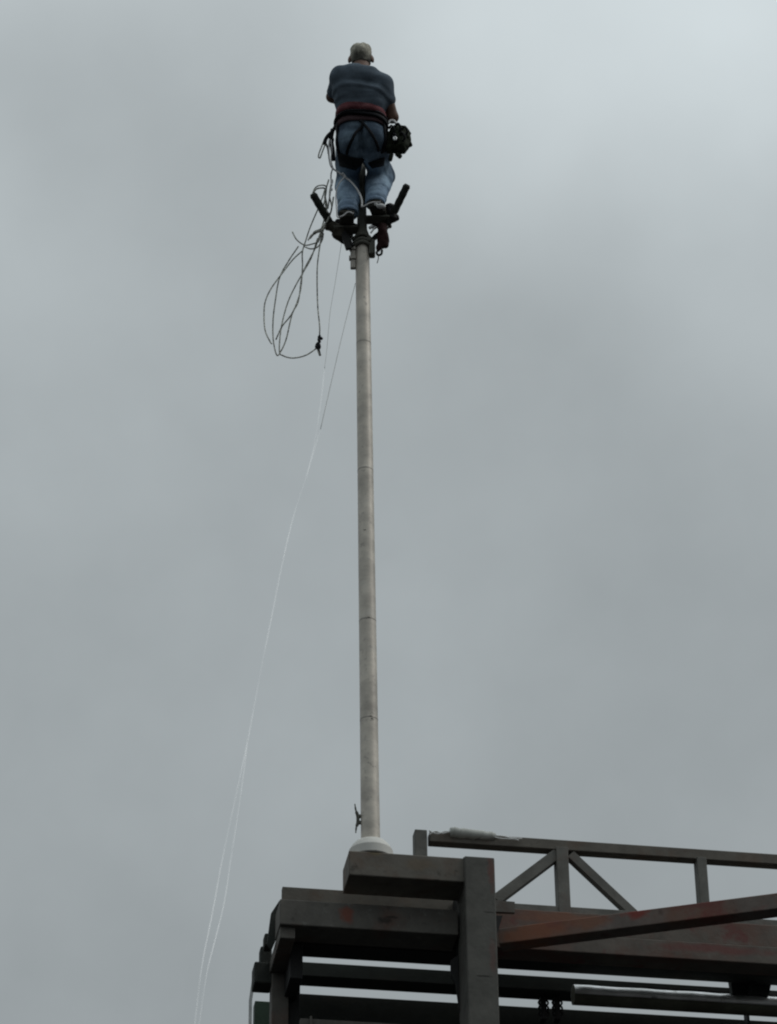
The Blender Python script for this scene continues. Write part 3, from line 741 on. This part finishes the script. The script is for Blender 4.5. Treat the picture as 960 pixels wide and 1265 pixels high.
for q, s_ in (((410, 224, .26), .016), ((409.5, 228, .26), .013), ((410, 234, .25), .010)):
    bmesh.ops.create_uvsphere(bm, u_segments=10, v_segments=8, radius=s_, matrix=Matrix.Translation(loc(*q)) @ Matrix.Diagonal((.7, .7, 1.5, 1)))
link('knot', bm_mesh(bm, 'knot'), M['whiterope'], WC, None, True)
# ------------------------------------------------------------------ climbing platform clamped to the pole
CP = empty('climbing_step', MM)
tag(CP, 'dark steel pole climbing step with two raised arms, clamped under the boots', 'climbing step')
def rod(name, a, b, r, m='black', n=1, parent=CP, r2=None):
    bm = bmesh.new(); a, b = Vector(a), Vector(b); L_ = 14
    rs = [r*(.72 if k in (0, L_) else 1)+.0015*math.sin(k*1.9) for k in range(L_+1)]
    add_tube(bm, [a.lerp(b, k/L_) for k in range(L_+1)], rs, 14); return link(name, bm_mesh(bm, name), M[m], parent, None, True)
M['darkarm'] = mat('worn_arm_grip', (.03, .033, .028), .7, spots=[(20, .55, .66, (.07, .07, .06), .5)])
la, lb = loc(386, 239, .22), loc(411, 281, .04)
rod('arm', la, lb, .029, 'darkarm')
ra_, rb_ = loc(503.5, 228, .22), loc(484, 268, .04)
rod('arm', ra_, rb_, .028, 'darkarm')
# foot plates
def plate(name, P4, th, m='boot'):
    bm = bmesh.new(); v = [bm.verts.new(p) for p in P4]; w = [bm.verts.new(Vector(p)+Vector((0, 0, -th))) for p in P4]
    bm.faces.new(v); bm.faces.new(w[::-1])
    for i in range(4): bm.faces.new((v[i], w[i], w[(i+1) % 4], v[(i+1) % 4]))
    return link(name, bm_mesh(bm, name), M[m], CP)
plate('foot_plate', [(-.215, -.09, -.122), (-.03, -.09, -.122), (-.03, .0, -.124), (-.21, .0, -.124)], .014, 'poletop')
plate('foot_plate', [(.03, -.09, -.026), (.21, -.09, -.026), (.20, .0, -.028), (.03, .0, -.028)], .014, 'poletop')
rod('strut', (-.20, .03, -.13), (-.03, .03, -.27), .020); rod('strut', (-.26, -.02, -.02), (-.09, .02, -.17), .026)
rod('strut', (.19, .03, -.04), (.03, .03, -.22), .020); rod('strut', (.19, -.01, .06), (.08, .02, -.06), .024)
rod('strut', (-.20, -.02, -.03), (-.03, -.03, -.10), .028)
# knob at the right arm's foot
kf = Field(.02); c = loc(487, 269, .05)
kf.ell(tuple(c), (.038, .035, .035)).ell(tuple(c+Vector((-.03, 0, .07))), (.045, .035, .05)).ell(tuple(c+Vector((-.045, .02, -.02))), (.03, .03, .035)).ell(tuple(loc(482, 256, .06)), (.04, .03, .03))
link('hinge_knob', kf.mesh('hinge_knob', .008, lambda P: .008*nz3(P, (40, 40, 40))), M['black'], CP, None, True)
kf = Field(.02); c = loc(409, 279, .05)
kf.ell(tuple(c), (.05, .04, .045)).ell(tuple(c+Vector((.05, 0, -.03))), (.05, .04, .04)).ell(tuple(loc(420, 290, .03)), (.06, .04, .04))
link('hinge_knob', kf.mesh('hinge_knob', .008, lambda P: .008*nz3(P, (35, 35, 35))), M['boot'], CP, None, True)
# clamp band round the pole, side block and bracket
def lp(z): return Vector((ax.x*z, ax.y*z, z))
for z_ in (-.19, -.235, -.265):
    bm = bmesh.new(); r = R1+.010
    add_tube(bm, [lp(z_) + Vector((math.cos(a_)*r, math.sin(a_)*r, .006*math.sin(3*a_))) for a_ in [i*math.pi/16 for i in range(33)]], .016, 8, False)
    link('clamp_band', bm_mesh(bm, 'clamp_band'), M['poletop'], CP, None, True)
bm = bmesh.new(); add_box(bm, (.050, -.05, -.36), (.098, .02, -.22), .012); add_box(bm, (.035, -.065, -.25), (.07, -.02, -.20), .01)
link('clamp_block', bm_mesh(bm, 'clamp_block'), M['poletop'], CP)
bm = bmesh.new(); add_box(bm, (-.088, -.03, -.48), (-.048, .0, -.24), .006); add_box(bm, (-.098, -.04, -.40), (-.045, -.005, -.37), .004); add_box(bm, (-.095, -.04, -.31), (-.045, -.005, -.28), .004)
link('clamp_bracket', bm_mesh(bm, 'clamp_bracket'), M['band'], CP)
bm = bmesh.new(); add_bar(bm, loc(423, 283, .05), loc(431, 308, .05), .03, .045, .006); add_bar(bm, loc(429, 290, .05), loc(436, 304, .05), .02, .018, .004)
link('tie_strap', bm_mesh(bm, 'tie_strap'), M['black'], CP)
bm = bmesh.new(); add_bar(bm, loc(456, 282, .08), loc(461, 279, .08), .02, .02, .004); add_bar(bm, loc(458, 288, .08), loc(464, 280, .08), .012, .012, .003)
link('pin', bm_mesh(bm, 'pin'), M['steelbright'], CP)
# maroon cloth hanging at the right
rc = Field(.02)
rc.cone(tuple(loc(472, 280, .06)), tuple(loc(474, 296, .06)), .035, .040).cone(tuple(loc(474, 296, .06)), tuple(loc(470, 305, .06)), .036, .026).ell(tuple(loc(477, 303, .06)), (.02, .02, .03)).ell(tuple(loc(468, 307, .06)), (.018, .02, .03))
RC = link('hanging_rag', rc.mesh('hanging_rag', .008, lambda P: .010*nz3(P, (30, 30, 14))), M['redcloth'], None, MM, True)
tag(RC, 'dark maroon rag hanging below the right boot beside the pole', 'rag')
SN = empty('snap_hook', MM)
tag(SN, 'small black snap hook with a wire tail below the maroon rag', 'hook')
tubeobj('hook', [(468, 308, .06), (465.5, 312, .06), (467, 315, .06), (471, 314, .06), (472, 309, .06)], .009, 'black', SN)
tubeobj('wire_tail', [(467, 314, .06), (467.5, 319, .06), (466, 325, .06)], .0035, 'black', SN)
# ------------------------------------------------------------------ coiled rope on the left arm
RP = empty('coiled_rope', MM)
tag(RP, 'loose coils of thin speckled rope hanging from the left arm of the climbing step', 'rope')
def zp(X, Y): return (310 + X/4.685, 190 + Y/4.685)
paths = [
 ([(430, 200), (400, 290), (345, 420), (318, 500), (298, 570), (298, 660), (285, 800), (240, 920), (180, 1000), (145, 1075)], .10, .02),
 ([(300, 560), (245, 610), (190, 680), (120, 775), (85, 850), (76, 920), (82, 1020), (110, 1085), (122, 1100)], .05, .16),
 ([(275, 535), (215, 625), (165, 720), (140, 860), (128, 970), (130, 1080), (150, 1165), (175, 1140), (205, 1070), (238, 930), (275, 850), (297, 700), (345, 600), (375, 540), (400, 460)], .02, -.10),
 ([(385, 490), (350, 600), (300, 690), (255, 770), (210, 870), (175, 1010), (165, 1140), (185, 1168), (245, 1182), (320, 1165), (385, 1122)], -.02, .08),
 ([(410, 470), (395, 560), (384, 660), (384, 800), (388, 900), (398, 1000), (396, 1060), (385, 1122), (398, 1168)], .08, .06),
 ([(240, 452), (265, 497), (310, 528), (355, 522), (395, 508)], .12, .05),
 ([(305, 535), (345, 550), (385, 540), (412, 500), (420, 460)], .0, .08),
 ([(332, 500), (350, 470), (390, 445), (430, 430)], .1, .05),
 ([(355, 235), (370, 200), (395, 184), (432, 186), (436, 220), (420, 300)], .2, .12),
 ([(362, 225), (380, 204), (410, 198), (430, 206), (428, 260), (440, 330), (460, 350)], .2, .12),
 ([(450, 150), (430, 230), (440, 300), (430, 360), (410, 430), (395, 500)], .16, .08),
 ([(466, 160), (455, 240), (468, 310), (450, 370), (425, 420), (410, 480)], .2, .08),
 ([(478, 250), (470, 300), (455, 360), (420, 440), (380, 520)], .2, .05),
 ([(350, 470), (375, 455), (400, 450), (420, 430)], .08, .08),
]
for i, (pp, c0, c1) in enumerate(paths):
    n = len(pp); P = catmull([loc(*zp(*p), c0+(c1-c0)*k/(n-1)+.015*math.sin(k*2.1+i)) for k, p in enumerate(pp)], 7)
    bm = bmesh.new(); add_tube(bm, P, .0052 if i < 9 else .006, 7)
    link('rope_strand', bm_mesh(bm, 'rope_strand'), M['rope'], RP, None, True)
bm = bmesh.new()
for pp, rr in (([(399, 1050), (392, 1062), (402, 1072), (412, 1070), (400, 1062), (390, 1080)], .008), ([(392, 1070), (398, 1088), (384, 1100), (378, 1118), (392, 1128), (398, 1114), (382, 1108)], .010),
               ([(382, 1100), (396, 1106), (394, 1126), (380, 1122), (384, 1108)], .010), ([(390, 1120), (396, 1142), (402, 1168)], .007)):
    add_tube(bm, catmull([loc(*zp(X, Y), .06+.008*(i % 2)) for i, (X, Y) in enumerate(pp)], 5), rr, 7)
link('knot', bm_mesh(bm, 'knot'), M['web'], RP, None, True)
tubeobj('rope_wrap', [zp(340, 490)+(.08,), zp(372, 455)+(.1,), zp(405, 440)+(.1,), zp(425, 405)+(.1,)], [.008]*5+[.013]*8+[.010]*6, 'rope', RP)
# ------------------------------------------------------------------ long pale halyard running down to the left
HL_ = empty('halyard', MM)
tag(HL_, 'long pale halyard line slanting from the pole down to the lower left', 'line')
def line(pxs, c0, c1, r, m='cord'):
    n = len(pxs); P = catmull([atY(x, y, c0+(c1-c0)*k/(n-1)) - MO for k, (x, y) in enumerate(pxs)], 8)
    bm = bmesh.new(); add_tube(bm, P, r, 6); link('line_strand', bm_mesh(bm, 'line_strand'), M[m], HL_, None, True)
line([(439, 350), (425, 405), (411, 465), (396, 530)], 0, .46, .0022, 'thincord')
line([(396, 530), (378, 590), (362, 640), (348, 700), (335, 765), (322, 830), (307, 910), (290, 990), (275, 1060), (262, 1130), (250, 1190), (243, 1245), (236, 1310)], .46, 2.0, .0062)
line([(422, 300), (414, 350), (408, 385), (404, 430), (401, 455)], 0, .3, .0016, 'thincord')
line([(401, 455), (396, 500), (388, 550), (378, 592)], .3, .62, .0040)
line([(306, 916), (297, 985), (287, 1050), (277, 1115), (266, 1160), (256, 1200), (249, 1245), (240, 1310)], 1.1, 2.02, .0055)
bpy.context.view_layer.update()
